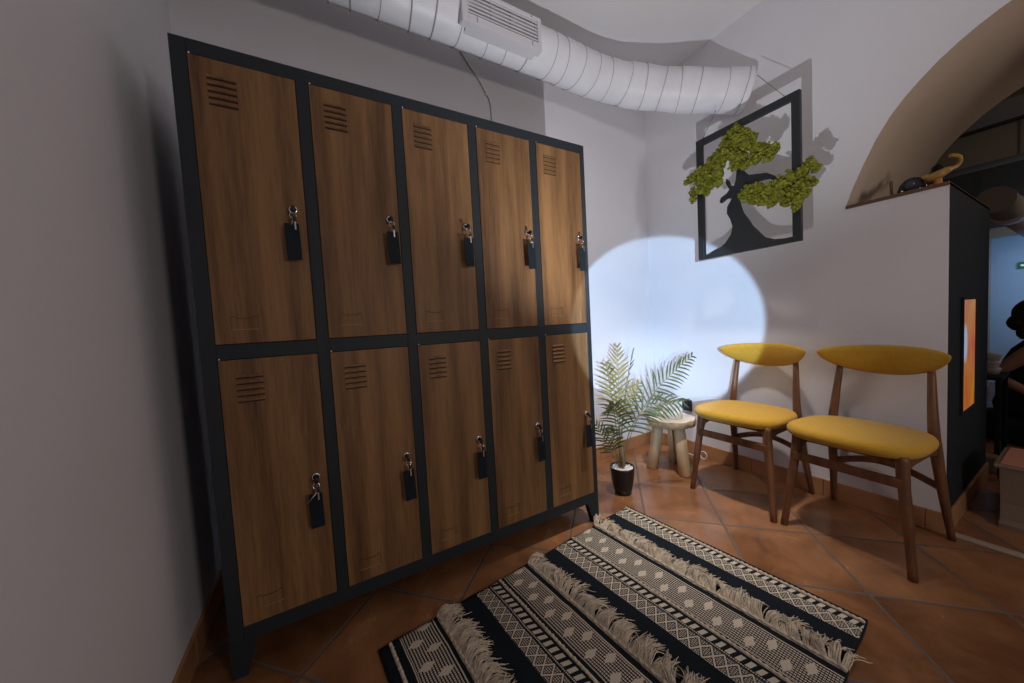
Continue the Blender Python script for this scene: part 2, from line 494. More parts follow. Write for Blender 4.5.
box(bm, (X0, F, BOT), (X0+.002, DEP, TOP)); box(bm, (X1-.002, F, BOT), (X1, DEP, TOP))
box(bm, (X0+.002, F, TOP-.002), (X1-.002, DEP, TOP)); box(bm, (X0+.002, F, BOT), (X1-.002, DEP, BOT+.002))
box(bm, (X0+.002, DEP-.002, BOT+.002), (X1-.002, DEP, TOP-.002))
for c in range(4):
    x = c*pitch+w+g/2
    box(bm, (x-.001, F, BOT+.002), (x+.001, DEP-.002, TOP-.002))
box(bm, (X0+.002, F, .94), (X1-.002, DEP-.002, .942))
obj('carcass', bm, M['black_metal'], lk)
bm = bmesh.new()
xj = 2*pitch-g/2
prism(bm, [(xj-.016, .945), (xj-.010, .962), (xj+.004, .968), (xj+.018, .955), (xj+.020, .935), (xj+.006, .928), (xj-.012, .930)], 'y', -.002, .0008)
obj('joining_plate', bm, M['black_metal'], lk)
for fx, sx, yy in ((X1, -1, 0), (X0, 1, 0), (X1, -1, DEP-.03), (X0, 1, DEP-.03)):
    bm = bmesh.new()
    prism(bm, [(fx, BOT), (fx+sx*.072, BOT), (fx+sx*.060, .082), (fx+sx*.036, .0), (fx, .0)], 'y', yy+.0003, yy+.030)
    obj('leg', bm, M['black_metal'], lk)

def door_mesh(h):
    bm = bmesh.new()
    gz = .0015
    box(bm, (gz, -.001, gz), (w-gz, F-.002, h-gz), 0, .0008)
    return bm
def vent_mesh(h):
    bm = bmesh.new()
    for k in range(5):
        z = h-.045-k*.0172
        # pressed louvre: a hood above a dark slot
        prism(bm, [(-.0012, z), (-.0012, z-.008), (-.0044, z-.0075), (-.0040, z-.004), (-.0025, z-.0005)], 'x', .038, .101, 0)
        box(bm, (.038, -.0016, z-.0120), (.101, -.0008, z-.0080), 1)
    return bm
def label_mesh():
    bm = bmesh.new()
    z0, z1, x0, x1 = .040, .078, .038, .103
    box(bm, (x0, -.0022, z0), (x1, -.0009, z0+.0016), 1)
    box(bm, (x0, -.0022, z0), (x0+.0016, -.0009, z1), 0); box(bm, (x1-.0016, -.0022, z0), (x1, -.0009, z1), 0)
    box(bm, (x0, -.0020, z1-.0014), (x0+.012, -.0009, z1), 2); box(bm, (x1-.012, -.0020, z1-.0014), (x1, -.0009, z1), 2)
    box(bm, (x0+.012, -.0020, z1-.006), (x1-.012, -.0009, z1-.0048), 2)
    return bm
def lock_mesh():
    bm = bmesh.new()
    prof = [(0, .0), (.0118, 0), (.0122, .003), (.0112, .009), (.0082, .0105), (.0070, .0088), (0, .0088)]
    lathe(bm, prof, 24)
    return bm
LOCKX, LU, LL = .2110, 1.352-Zm1, .536-Zb
doors = {}
def hdoor(row): return (Zt-Zm1) if row == 0 else (Zm0-Zb)
for row in (0, 1):
    h = hdoor(row); zb = Zm1 if row == 0 else Zb
    for c in range(5):
        if c == 0:
            d = obj('door', door_mesh(h), M['door_wood'], lk, (0, 0, zb))
            obj('louvre_vent', vent_mesh(h), [M['door_wood'], M['slot']], d)
            obj('label_holder', label_mesh(), [M['vent_wood'], M['worn_edge'], M['slot']], d)
            k = obj('cam_lock', lock_mesh(), M['chrome'], d, (LOCKX, -.001, LU if row == 0 else LL), (PI/2, 0, 0))
            bm = bmesh.new(); lathe(bm, [(0, 0), (.0028, 0), (.0028, .005), (0, .006)], 10)
            obj('hinge_pin', bm, M['chrome'], d, (.005, .002, h-.001))
            for ch in d.children: pass
            first = d
        else:
            d = copy_tree(first, lk); d.location = (c*pitch, 0, zb)
# keys with black tags hanging from the locks
ordn = ['first', 'second', 'third', 'fourth', 'fifth']
def key_tag(row, c):
    lx = c*pitch+LOCKX; lz = (Zm1+LU) if row == 0 else (Zb+LL)
    dx = {0: [-.002, .006, .004, .004, .004], 1: [-.001, .003, .004, .004, -.002]}[row][c]
    t = empty('key_tag', (lx, -.0105, lz))
    lo = 'upper' if row == 0 else 'lower'
    tag(t, f'black key tag on the {lo} door of the {ordn[c]} locker column from the left', 'key tag', 'key tags on the locker doors')
    bm = bmesh.new()     # key: bow and shank stub in the lock
    box(bm, (-.0012, -.016, -.0065), (.0012, -.0008, .0065), 0, .0005)
    tube(bm, [(0, -.014, .004), (.001, -.019, -.001), (.001, -.021, -.012)], [.005, .0065, .005], 10)
    obj('key', bm, M['key_black'], t)
    R_ = .0085
    bm = bmesh.new()
    cx, cz = dx*.4, -.021
    pts = [(cx+R_*math.cos(a), -.017+.002*math.sin(a), cz+R_*math.sin(a)) for a in [i*2*PI/16 for i in range(17)]]
    tube(bm, pts, .0010, 6, caps=False); obj('key_ring', bm, M['chrome'], t)
    bm = bmesh.new()     # spare key
    tilt = -.020 if (row, c) == (1, 0) else .003
    tube(bm, [(cx+.003, -.020, -.026), (cx+.004, -.0225, -.040)], [.0045, .0050], 8, flat=.4)
    sk = obj('spare_key', bm, M['key_black'], t)
    bm = bmesh.new()
    box(bm, (cx+.002, -.0233, -.064), (cx+.006, -.0217, -.040), 0, .0004)
    b_ = obj('key_blade', bm, M['brass'], sk)
    if (row, c) == (1, 0):
        bm = bmesh.new(); tube(bm, [(cx, -.0235, -.040), (cx-.026, -.0240, -.066)], [.0018, .0009], 6)
        obj('spare_key_shank', bm, M['brass'], sk)
    bm = bmesh.new()
    a = random.uniform(-.04, .04)+.0
    z1 = -.045
    box(bm, (-.0185, -.0012, -.106), (.0185, .0012, 0), 0, .0008)
    obj('tag_plate', bm, M['tag_black'], t, (dx-.004, -.0165, z1), (0, a, 0))
    bm = bmesh.new(); tube(bm, [(cx, -.0175, cz-R_), (dx-.004, -.0168, z1-.004)], .0012, 6)
    obj('tag_link', bm, M['chrome'], t)
for row in (0, 1):
    for c in range(5): key_tag(row, c)

# ------------------------------------------------------------------ ventilation duct
du = empty('ventilation_duct', (0, .30, 2.40))
tag(du, 'white wrapped round ventilation duct running under the ceiling and bending into the wall', 'duct')
path = catmull([(XL, .30, 2.40), (.4, .30, 2.40), (1.0, .30, 2.40), (1.45, .30, 2.40), (1.75, .295, 2.392), (1.98, .225, 2.36), (2.22, .060, 2.300), (2.475, -.162, 2.232)], 26)
bm = bmesh.new()
rads = []; L = 0; joints = []
nextj = .10
bm2 = bmesh.new()
PP = [p-Vector(du.location) for p in path]
dist = [0]
for i in range(1, len(PP)): dist.append(dist[-1]+(PP[i]-PP[i-1]).length)
js = [.06]
while js[-1] < dist[-1]:
    js.append(js[-1]+random.choice([.105, .115, .12, .085, .13]))
def rad_at(s):
    k = max([0]+[i for i, j in enumerate(js) if j <= s]); a = js[k]; b = js[min(k+1, len(js)-1)]
    t = (s-a)/max(b-a, .01) if s >= a else .5
    r = .1055+.0028*(1-t)+(.0015 if t > .92 else 0)
    if s > 2.1: r += .004*math.sin((s-2.1)*21)*.6+.004
    return r
# resample densely
DS = []; s = 0; import bisect
while s <= dist[-1]:
    i = min(max(bisect.bisect_right(dist, s)-1, 0), len(PP)-2)
    t = (s-dist[i])/max(1e-6, dist[i+1]-dist[i]); DS.append((PP[i].lerp(PP[i+1], t), s)); s += .0105
rings = tube(bm, [p for p, _ in DS], [rad_at(s_) for _, s_ in DS], 36, caps=True)
rn = random.Random(3)
for ri, rg in enumerate(rings):
    for k, v in enumerate(rg):
        v.co += Vector((rn.uniform(-1, 1), rn.uniform(-1, 1), rn.uniform(-1, 1)))*.0006
tb = obj('duct_tube', bm, M['duct'], du)
# taped seams: slightly skewed thin rings around the tube
T_, N_ = frames([p for p, _ in DS])
for j in js[:-1]:
    if j > dist[-1]-.02: continue
    i = min(range(len(DS)), key=lambda q: abs(DS[q][1]-j))
    c = DS[i][0]; t = T_[i]; n_ = N_[i]; b_ = t.cross(n_)
    sk = rn.uniform(-.012, .012); sk2 = rn.uniform(-.012, .012)
    r = rad_at(j)+.0002
    pts = [c+n_*math.cos(a)*r+b_*math.sin(a)*r+t*(sk*math.cos(a)+sk2*math.sin(a)) for a in [q*2*PI/40 for q in range(41)]]
    bms = bmesh.new(); tube(bms, pts, .0017 if rn.random() < .7 else .0032, 6, caps=False)
    obj('taped_seam', bms, M['tape'], du)
# supply grille on its side
gx0, gx1 = .885, 1.300
gr = empty('supply_grille', (0, 0, 0)); gr.parent = du
ga = math.radians(0)
GY = -.108
def gbox(bm, x0, x1, z0, z1, y0, y1, mi=0, bev=.001): box(bm, (x0, y0, z0), (x1, y1, z1), mi, bev)
zc0, zc1 = -.098, .055
bm = bmesh.new()
gbox(bm, gx0, gx0+.030, zc0, zc1, GY-.010, GY+.030); gbox(bm, gx1-.020, gx1, zc0, zc1, GY-.010, GY+.030)
gbox(bm, gx0+.03, gx1-.02, zc1-.016, zc1, GY-.010, GY+.030); gbox(bm, gx0+.03, gx1-.02, zc0, zc0+.036, GY-.010, GY+.060)
gf = obj('grille_frame', bm, M['white_metal'], du)
bpy.data.objects.remove(gr)
bm = bmesh.new(); gbox(bm, gx0+.03, gx1-.02, zc0+.036, zc1-.016, GY+.014, GY+.020, 0, 0); obj('grille_back', bm, M['dark_gap'], gf)
for k in range(6):
    z = zc0+.042+k*.0165
    bm = bmesh.new()
    prism(bm, [(GY-.006, z), (GY-.004, z+.0105), (GY+.010, z+.0145), (GY+.010, z+.012), (GY-.0025, z+.008), (GY-.0045, z)], 'x', gx0+.03, gx1-.02)
    obj('grille_blade', bm, M['white_metal'], gf)
for x in (gx0+.07, gx1-.055):
    for z in (zc0+.020, zc1-.004):
        bm = bmesh.new(); box(bm, (x-.0015, GY-.013, z-.010), (x+.0015, GY-.010, z+.010), 0, .0005); obj('grille_clip', bm, M['tape'], gf)

# thin cable on the back wall over the locker
cb = catmull([(.98, YB-.003, 2.50), (1.058, YB-.003, 2.399), (1.114, YB-.003, 2.336), (1.156, YB-.003, 2.270), (1.163, YB-.003, 2.262), (1.176, YB-.003, 2.235), (1.183, YB-.003, 2.148), (1.186, YB-.003, 1.70), (1.186, YB-.003, .5)], 6)
bm = bmesh.new(); tube(bm, cb, .0028, 6); o = obj('wall_cable', bm, M['cable'])
tag(o, 'thin beige cable running down the back wall behind the locker top', 'cable')
bm = bmesh.new(); box(bm, (1.150, YB-.009, 2.262), (1.166, YB, 2.272), 0, .001); obj('cable_clip', bm, M['white_metal'], o)

# ------------------------------------------------------------------ framed tree
FX = 2.275
art = empty('framed_tree_art', (FX, -.235, 1.30))
tag(art, 'black metal frame with a cut-out tree and yellow-green moss crown hanging on the wall', 'wall art')
FS = 1.0
def L2(y, z): return (-1.216+(y+1.216)*FS+.235, .976+(z-.976)*FS-1.30)
fy0, fy1, fz0, fz1 = .015, -.484, 1.298, 1.992
bm = bmesh.new(); th = .020; fw = .034
o0 = L2(fy0, fz0); o1 = L2(fy1, fz1)
ymax, ymin, z0, z1 = o0[0], o1[0], o0[1], o1[1]
for lo, hi in (((-.012, ymin, z0), (.012, ymin+fw, z1)), ((-.012, ymax-fw, z0), (.012, ymax, z1)), ((-.012, ymin+fw, z1-fw), (.012, ymax-fw, z1)), ((-.012, ymin+fw, z0), (.012, ymax-fw, z0+fw*.75))):
    box(bm, lo, hi, 0, .002)
obj('picture_frame', bm, M['art_black'], art)
trunk = [(-.040, 1.322), (-.075, 1.340), (-.115, 1.350), (-.140, 1.368), (-.168, 1.405), (-.178, 1.445), (-.166, 1.490), (-.150, 1.525), (-.152, 1.560), (-.172, 1.590),
         (-.180, 1.602), (-.150, 1.606), (-.120, 1.592), (-.112, 1.600), (-.120, 1.622), (-.150, 1.634), (-.165, 1.650), (-.148, 1.690), (-.150, 1.715), (-.162, 1.700), (-.172, 1.668), (-.190, 1.662), (-.200, 1.690), (-.205, 1.745), (-.225, 1.760), (-.238, 1.722), (-.262, 1.690), (-.300, 1.680), (-.345, 1.668), (-.380, 1.640), (-.392, 1.615), (-.378, 1.612), (-.360, 1.634), (-.320, 1.640), (-.270, 1.640), (-.232, 1.610), (-.215, 1.580), (-.220, 1.545), (-.232, 1.505), (-.258, 1.460), (-.275, 1.425), (-.300, 1.392), (-.330, 1.352), (-.375, 1.330), (-.430, 1.322)]
bm = bmesh.new()
prism(bm, [L2(*p) for p in trunk], 'x', -.008, .006, 0, False)
obj('tree_silhouette', bm, M['art_black'], art)
cl = [[(-.215, 1.935, .030), (-.185, 1.915, .034), (-.25, 1.90, .038), (-.215, 1.88, .045), (-.16, 1.875, .040), (-.285, 1.865, .032), (-.26, 1.845, .040), (-.14, 1.835, .040), (-.20, 1.82, .040), (-.235, 1.79, .036), (-.305, 1.805, .034), (-.345, 1.775, .036), (-.385, 1.765, .028), (-.30, 1.755, .034), (-.25, 1.745, .030), (-.36, 1.735, .026), (-.205, 1.755, .026)],
      [(-.095, 1.845, .030), (-.075, 1.82, .036), (-.12, 1.80, .038), (-.035, 1.80, .036), (.005, 1.79, .030), (.045, 1.785, .024), (.07, 1.775, .016), (-.06, 1.76, .040), (-.115, 1.75, .034), (-.01, 1.75, .034), (.02, 1.70, .026), (-.02, 1.705, .032), (-.065, 1.71, .034), (-.115, 1.705, .028), (.03, 1.66, .018), (-.05, 1.675, .022)],
      [(-.525, 1.632, .026), (-.495, 1.61, .030), (-.545, 1.605, .020), (-.45, 1.60, .034), (-.41, 1.585, .036), (-.50, 1.56, .032), (-.455, 1.535, .034), (-.535, 1.545, .018), (-.40, 1.54, .034), (-.36, 1.575, .036), (-.31, 1.60, .034), (-.27, 1.61, .030), (-.255, 1.575, .028), (-.29, 1.555, .036), (-.335, 1.535, .034), (-.37, 1.51, .026), (-.43, 1.495, .030), (-.475, 1.485, .030), (-.47, 1.455, .020), (-.245, 1.595, .020), (-.505, 1.51, .022)]]
for pts in cl:
    bm = bmesh.new()
    for (y, z, r) in pts:
        r *= 1.12; a = L2(y, z); ico(bm, (-.018, a[0], a[1]), r*.8, 2, 0, .06, (.8, 1, 1))
        for k in range(int(16+r*620)):
            th_ = random.uniform(0, 2*PI); ph = random.uniform(-.6, 1)
            rr = r*(.72+random.random()*.38)
            ico(bm, (-.020-abs(math.cos(ph))*r*random.uniform(.0, .75), a[0]+math.cos(th_)*rr*abs(math.cos(ph*.8))*random.uniform(.3, 1), a[1]+math.sin(th_)*rr*abs(math.cos(ph*.8))*random.uniform(.3, 1)), random.uniform(.0055, .0095), 1, 0, .25)
    obj('moss_crown', bm, M['moss'], art, fixn=False)
# the hanging strings go up around the duct
bm = bmesh.new(); tube(bm, [(0, L2(-.018, 0)[0], z1), (.0, -.100+.235, 2.114-1.30)], .0016, 5); obj('hanging_string', bm, M['cord'], art)
bm = bmesh.new(); tube(bm, [(0, L2(-.425, 0)[0], z1), (.055, -.282+.235, 2.202-1.30)], .0016, 5); obj('hanging_string', bm, M['cord'], art)

# ------------------------------------------------------------------ chairs
CY = -.2655
def cushion(outline, zt, th, cup=0.0, puff=.010, rings=6):
    """soft pad from a closed outline in x,y"""
    bm = bmesh.new()
    n = len(outline); cx = sum(p[0] for p in outline)/n; cy = sum(p[1] for p in outline)/n
    prof = []
    for i in range(9):
        a = -PI/2+PI*i/8
        prof.append((math.cos(a), math.sin(a)))
    er = th*.5
    R_ = []
    for c_, s_ in prof:
        R_.append([bm.verts.new((cx+(p[0]-cx)*(1-(1-c_)*er/max(.05, math.hypot(p[0]-cx, p[1]-cy))), cy+(p[1]-cy)*(1-(1-c_)*er/max(.05, math.hypot(p[0]-cx, p[1]-cy))), zt-th/2+s_*th/2)) for p in outline])
    for q in range(3):
        f_ = [.66, .36, .12][q]
        R_.append([bm.verts.new((cx+(p[0]-cx)*f_, cy+(p[1]-cy)*f_, zt+puff*(1-f_*f_)+cup*(1-f_))) for p in outline])
    for a, b in zip(R_, R_[1:]):
        for k in range(n):
            f = bm.faces.new((a[k], a[(k+1) % n], b[(k+1) % n], b[k])); f.smooth = True
    f = bm.faces.new(R_[-1]); f.smooth = True
    f = bm.faces.new(R_[0][::-1])
    return bm
def superell(ax, ay0, ay1, n=40, e=2.6):
    P = []
    for k in range(n):
        a = 2*PI*k/n; c_, s_ = math.cos(a), math.sin(a)
        x = ax*math.copysign(abs(c_)**(2/e), c_)
        t = (x/ax+1)/2
        hw = ay0*(1-t)+ay1*t
        P.append((x, hw*math.copysign(abs(s_)**(2/e), s_)))
    return P
def make_chair():
    t = empty('dining_chair', (2.23, CY, 0))
    ox = 2.23
    W = M['chair_wood']
    # seat
    s = obj('seat', cushion(superell(.200, .218, .203, e=3.0), .462, .052, 0, .008), M['fabric'], t, (-.050, .010, 0), (0, math.radians(1.2), 0))
    # legs
    for sy in (-1, 1):
        bm = bmesh.new()
        tube(bm, catmull([(2.052-ox, sy*.158, .425), (2.046-ox, sy*.163, .34), (2.030-ox, sy*.180, .17), (2.014-ox, sy*.196, .0)], 5), [.019]*1+[.020]*5+[.018]*5+[.0145]*5, 12, flat=.92)
        obj('leg', bm, W, t)
        bm = bmesh.new()
        P = catmull([(2.448-ox, sy*.187, 0), (2.405-ox, sy*.172, .20), (2.368-ox, sy*.160, .40), (2.372-ox, sy*.152, .52), (2.398-ox, sy*.141, .70)], 5)
        rr = [.0125+.0085*min(1, (p.z/.38)) if p.z < .38 else .021-.008*(p.z-.38)/.32 for p in P]
        tube(bm, P, rr, 12, flat=.9)
        obj('leg', bm, W, t)
        bm = bmesh.new()   # side apron with the rising bracket
        prism(bm, [(2.045-ox, .405), (2.10-ox, .408), (2.30-ox, .408), (2.37-ox, .405), (2.375-ox, .350), (2.34-ox, .368), (2.27-ox, .380), (2.13-ox, .380), (2.075-ox, .372), (2.052-ox, .345)], 'y', sy*.158-.011, sy*.158+.011)
        obj('side_rail', bm, W, t)
    bm = bmesh.new(); box(bm, (2.050-ox, -.150, .396), (2.068-ox, .150, .418), 0, .003); obj('front_rail', bm, W, t)
    bm = bmesh.new(); box(bm, (2.355-ox, -.152, .375), (2.377-ox, .152, .410), 0, .003); obj('rear_rail', bm, W, t)
    bm = bmesh.new(); box(bm, (2.025-ox, -.166, .312), (2.045-ox, .166, .346), 0, .003); obj('front_stretcher', bm, W, t)
    bm = bmesh.new()
    P = [(2.402-ox, .166*k/8, .222+.050*math.cos(k/8*PI/2)) for k in range(-8, 9)]
    tube(bm, P, .0150, 8, flat=.6); obj('rear_stretcher', bm, W, t)
    # backrest: a wide pad, tall in the middle, tapering to rounded tips, curved in plan
    bm = bmesh.new()
    nU, nV = 28, 12
    grid = []
    for i in range(nU+1):
        u = -1+2*i/nU
        uu = math.sin(u*PI/2)
        half = .205
        y = half*uu
        e = max(0.0, 1-abs(uu)**2.6)**.5
        en = max(0, 1-abs(uu)**7)**.5
        ztop = .762+.018*en+.017*(1-uu*uu); zbot = .762-.026*en-.074*max(0, (1-uu*uu))**.8
        zc = (ztop+zbot)/2; hz = max(.0015, (ztop-zbot)/2)
        xx = 2.418-.085*uu*uu-ox
        tk = .021*max(.08, en)*(1-.25*uu*uu)
        ring = []
        for k in range(nV):
            a = 2*PI*k/nV
            ca, sa = math.cos(a), math.sin(a)
            px_ = xx+tk*math.copysign(abs(ca)**.8, ca)-.03*((sa*hz)/.13)
            ring.append(bm.verts.new((px_+.0, y, zc+hz*math.copysign(abs(sa)**.85, sa))))
        grid.append(ring)
    for a, b in zip(grid, grid[1:]):
        for k in range(nV):
            f = bm.faces.new((a[k], a[(k+1) % nV], b[(k+1) % nV], b[k])); f.smooth = True
    bm.faces.new(grid[0][::-1]); bm.faces.new(grid[-1])
    obj('backrest', bm, M['fabric'], t)
    return t
ch = make_chair()
tag(ch, 'mustard upholstered walnut chair nearer the plant and stool', 'chair', 'mustard chairs along the wall')
c2 = copy_tree(ch); c2.location = (2.232, -.706, 0); c2.rotation_euler = (0, 0, math.radians(-4.0))
tag(c2, 'mustard upholstered walnut chair nearer the arch and doorway', 'chair', 'mustard chairs along the wall')

# ------------------------------------------------------------------ stool with a round box
SX, SY = 2.165, .165
st = empty('stool', (SX, SY, 0))
tag(st, 'low rustic stool with a wavy pale log-slice top and three thick log legs', 'stool')
bm = bmesh.new()
n = 56; rs = []
rn = random.Random(5)
wob = [1+.030*math.sin(k/n*2*PI*9+1)+.022*math.sin(k/n*2*PI*5)+rn.uniform(-.012, .012) for k in range(n)]
for zz, f_ in ((.286, .93), (.292, .985), (.310, 1.0), (.325, .99), (.330, .965)):
    rs.append([bm.verts.new((.142*wob[k]*f_*math.cos(2*PI*k/n), .142*wob[k]*f_*math.sin(2*PI*k/n), zz)) for k in range(n)])
for a, b in zip(rs, rs[1:]):
    for k in range(n):
        f = bm.faces.new((a[k], a[(k+1) % n], b[(k+1) % n], b[k])); f.smooth = True; f.material_index = 1
f = bm.faces.new(rs[-1]); f.material_index = 0
bm.faces.new(rs[0][::-1]).material_index = 1
obj('stool_top', bm, [M['slab'], M['bark']], st)
for (fx, fy) in ((2.062, .235), (2.120, .045), (2.262, .215)):
    d = Vector((fx-SX, fy-SY, 0)); tp = d*.62
    bm = bmesh.new()
    tube(bm, [(tp.x, tp.y, .290), (tp.x*.55+d.x*.45, tp.y*.55+d.y*.45, .15), (d.x, d.y, .006), (d.x*1.0, d.y*1.0, 0)], [.033, .035, .037, .034], 16)
    obj('leg', bm, M['log'], st)
bxr = empty('round_box', (2.165, .150, .330))
tag(bxr, 'small round pale wooden box standing on the stool', 'box')
bm = bmesh.new(); lathe(bm, [(0, 0), (.056, 0), (.058, .003), (.058, .062), (.055, .066)], 36); lathe(bm, [(.055, .066), (.052, .066), (.052, .060), (0, .060)], 36); obj('box_wall', bm, M['slab'], bxr)
bm = bmesh.new(); lathe(bm, [(0, .0605), (.0515, .0605), (.051, .068), (0, .070)], 32); obj('box_lid', bm, M['white_thing'], bxr)
o = empty('wall_socket', (XW, .253, .338)); tag(o, 'small black wall socket low on the wall behind the stool', 'socket')
bm = bmesh.new(); box(bm, (-.010, -.036, -.040), (0, .036, .040), 0, .003); obj('socket_plate', bm, M['key_black'], o)
bm = bmesh.new(); b2 = bmesh.new(); lathe(b2, [(.020, 0), (.020, .003), (.017, .003), (.016, .0005), (0, .0005)], 20); merge(bm, b2, 0, Matrix.Translation((-.010, 0, 0)) @ Matrix.Rotation(-PI/2, 4, 'Y')); obj('socket_ring', bm, M['key_black'], o)
P = [(2.40+.020*math.cos(a), .130+.028*math.sin(a), .012+.045*(1-math.cos(a-.6))/1.4) for a in [k*2*PI/20 for k in range(21)]]
P = [(2.425, .115+.022*math.cos(a), .030+.026*math.sin(a)) for a in [k*2*PI/20 for k in range(21)]]
bm = bmesh.new(); tube(bm, P, .0035, 8, caps=False); tube(bm, catmull([(2.425, .115, .004), (2.43, .16, .004), (2.44, .25, .004), (2.452, .40, .004)], 5), .0035, 8); o = obj('floor_cable', bm, M['white_metal']); tag(o, 'loop of white cable at the foot of the wall behind the stool', 'cable')

# ------------------------------------------------------------------ potted palm
pp = empty('potted_palm', (1.667, .118, 0))
tag(pp, 'potted palm with feathery fronds in a small black pot beside the locker', 'plant')
bm = bmesh.new()
lathe(bm, [(0, 0), (.036, 0), (.044, .006), (.054, .045), (.061, .095), (.0645, .140), (.066, .152), (.062, .152), (.060, .136), (0, .136)], 36)
obj('pot', bm, M['pot'], pp)
bm = bmesh.new()
lathe(bm, [(0, .140), (.03, .141), (.0598, .1375)], 24)
for k in range(150):
    a = random.uniform(0, 2*PI); r = .055*math.sqrt(random.random())
    ico(bm, (r*math.cos(a), r*math.sin(a), .142), random.uniform(.004, .007), 1, 0, .2)
o = obj('pebbles', bm, M['pebble'], pp); o['kind'] = 'stuff'
base = Vector((1.667, .118, 0))
def frond(P, l0, l1, npair, start=.3, droop=.5, mat='leaf', width=.010, spread=55, normal=(-.62, -.75, .2)):
    P = catmull(P, 8); P = [p-base for p in P]
    L = [0]
    for a, b in zip(P, P[1:]): L.append(L[-1]+(b-a).length)
    def at(s):
        s *= L[-1]
        i = min(max(bisect.bisect_right(L, s)-1, 0), len(P)-2)
        t = (s-L[i])/max(1e-6, L[i+1]-L[i]); return P[i].lerp(P[i+1], t), (P[i+1]-P[i]).normalized()
    bm = bmesh.new()
    tube(bm, P, [.0034*(1-.75*i/len(P)) for i in range(len(P))], 6, 1)
    nv = Vector(normal).normalized()
    for k in range(npair):
        s = start+(1-start)*(k+.5)/npair
        p, t = at(s)
        q = (s-start)/(1-start)
        ll = l0+(l1-l0)*q
        if q < .12: ll *= .65+q*3
        if q > .7: ll *= 1-.5*(q-.7)/.3
        for sd in (-1, 1):
            side = t.cross(nv).normalized()*sd
            ang = math.radians(spread*(1-.45*q)+random.uniform(-6, 6))
            d = (t*math.cos(ang)+side*math.sin(ang)+nv*random.uniform(-.12, .22)).normalized()
            up = d.cross(side.cross(d)).normalized()
            wv = nv.cross(d).normalized()
            n = 5; prev = None
            pos = p.copy(); dd = d.copy()
            for i in range(n+1):
                f_ = i/n
                wd = width*.5*max(.02, math.sin(PI*min(1, f_*.86+.10))**.7)*(1 if f_ < .99 else .05)
                a_ = bm.verts.new(pos+wv*wd); b_ = bm.verts.new(pos-wv*wd); c_ = bm.verts.new(pos+nv*wd*.35)
                if prev:
                    for x1, x2, y1, y2 in ((prev[0], prev[2], a_, c_), (prev[2], prev[1], c_, b_)):
                        f = bm.faces.new((x1, x2, y2, y1)); f.smooth = True; f.material_index = 0
                prev = (a_, b_, c_)
                dd = (dd+Vector((0, 0, -1))*droop*.16).normalized()
                pos = pos+dd*(ll*random.uniform(.95, 1.05)/n)
    o = obj('frond', bm, [M[mat], M['stem']], pp, fixn=False)
    return o
frond([(1.667, .118, .150), (1.668, .127, .353), (1.687, .141, .575), (1.715, .165, .825)], .125, .06, 15, .42, .35, 'leaf_y')
frond([(1.672, .115, .150), (1.688, .128, .35), (1.739, .145, .538), (1.826, .152, .790)], .080, .055, 12, .50, .3, 'leaf', normal=(.55, -.75, .2), spread=38)
frond([(1.662, .121, .150), (1.628, .118, .42), (1.592, .105, .583), (1.545, .090, .745)], .10, .07, 10, .50, .5, 'leaf_y')
frond([(1.662, .121, .150), (1.631, .099, .368), (1.575, .062, .50), (1.49, .02, .545)], .13, .09, 13, .38, .9)
frond([(1.677, .113, .150), (1.736, .101, .335), (1.897, .074, .541), (2.170, .010, .735)], .15, .07, 19, .36, .8, 'leaf')
frond([(1.672, .115, .150), (1.688, .071, .364), (1.768, .012, .486), (1.949, -.076, .505)], .14, .09, 15, .34, .9)
frond([(1.657, .124, .150), (1.598, .100, .275), (1.545, .070, .370), (1.500, .030, .430)], .085, .06, 10, .36, .8)
frond([(1.662, .121, .150), (1.640, .167, .217), (1.622, .21, .30), (1.609, .25, .37)], .08, .06, 9, .3, .6)
frond([(1.672, .115, .150), (1.70, .150, .30), (1.80, .19, .46), (1.93, .20, .58)], .10, .06, 11, .5, .7, 'leaf_y')
for d_ in ((.012, 0, 0), (-.006, .012, 0), (-.008, -.012, 0)):
    bm = bmesh.new()
    tube(bm, [(d_[0], d_[1], .130), (d_[0]*1.5+.004, d_[1]*1.3, .19), (d_[0]*2.8+.006, d_[1]*1.8, .27)], [.0085, .0065, .003], 8); obj('stalk', bm, M['trunk'], pp)

# ------------------------------------------------------------------ rug
rug = empty('woven_rug', (1.568, 0, 0), math.atan2(-.108, -.994))
tag(rug, 'black and cream woven rug with patterned stripes and fringe rows on the tiled floor', 'rug')
bm = bmesh.new()
nx, ny = 90, 60
def rz(u, v):
    return .0070+.0010*math.sin(u*23+v*5)*math.sin(v*17)
gv = [[bm.verts.new((RUG_L*i/nx, RUG_W*j/ny+.002*math.sin(i*.35)*(1 if j in (0, ny) else 0), rz(RUG_L*i/nx, RUG_W*j/ny))) for j in range(ny+1)] for i in range(nx+1)]
for i in range(nx):
    for j in range(ny):
        f = bm.faces.new((gv[i][j], gv[i+1][j], gv[i+1][j+1], gv[i][j+1])); f.smooth = True
edge = [gv[i][0] for i in range(nx+1)]+[gv[nx][j] for j in range(1, ny+1)]+[gv[i][ny] for i in range(nx-1, -1, -1)]+[gv[0][j] for j in range(ny-1, 0, -1)]
lo = [bm.verts.new((v.co.x, v.co.y, .0005)) for v in edge]
for k in range(len(edge)):
    k2 = (k+1) % len(edge); bm.faces.new((edge[k], edge[k2], lo[k2], lo[k]))
obj('rug_base', bm, M['rug'], rug)
rb = random.Random(11)
for a in (.019, .402, .793, 1.201):
    bm = bmesh.new(); nn = 260
    pts = [(a+.0008*math.sin(k*.9), .004+(RUG_W-.008)*k/nn, .0085) for k in range(nn+1)]
    tube(bm, pts, [.0042+.0014*math.sin(k*1.35) for k in range(nn+1)], 8); obj('braid', bm, M['cream'], rug)
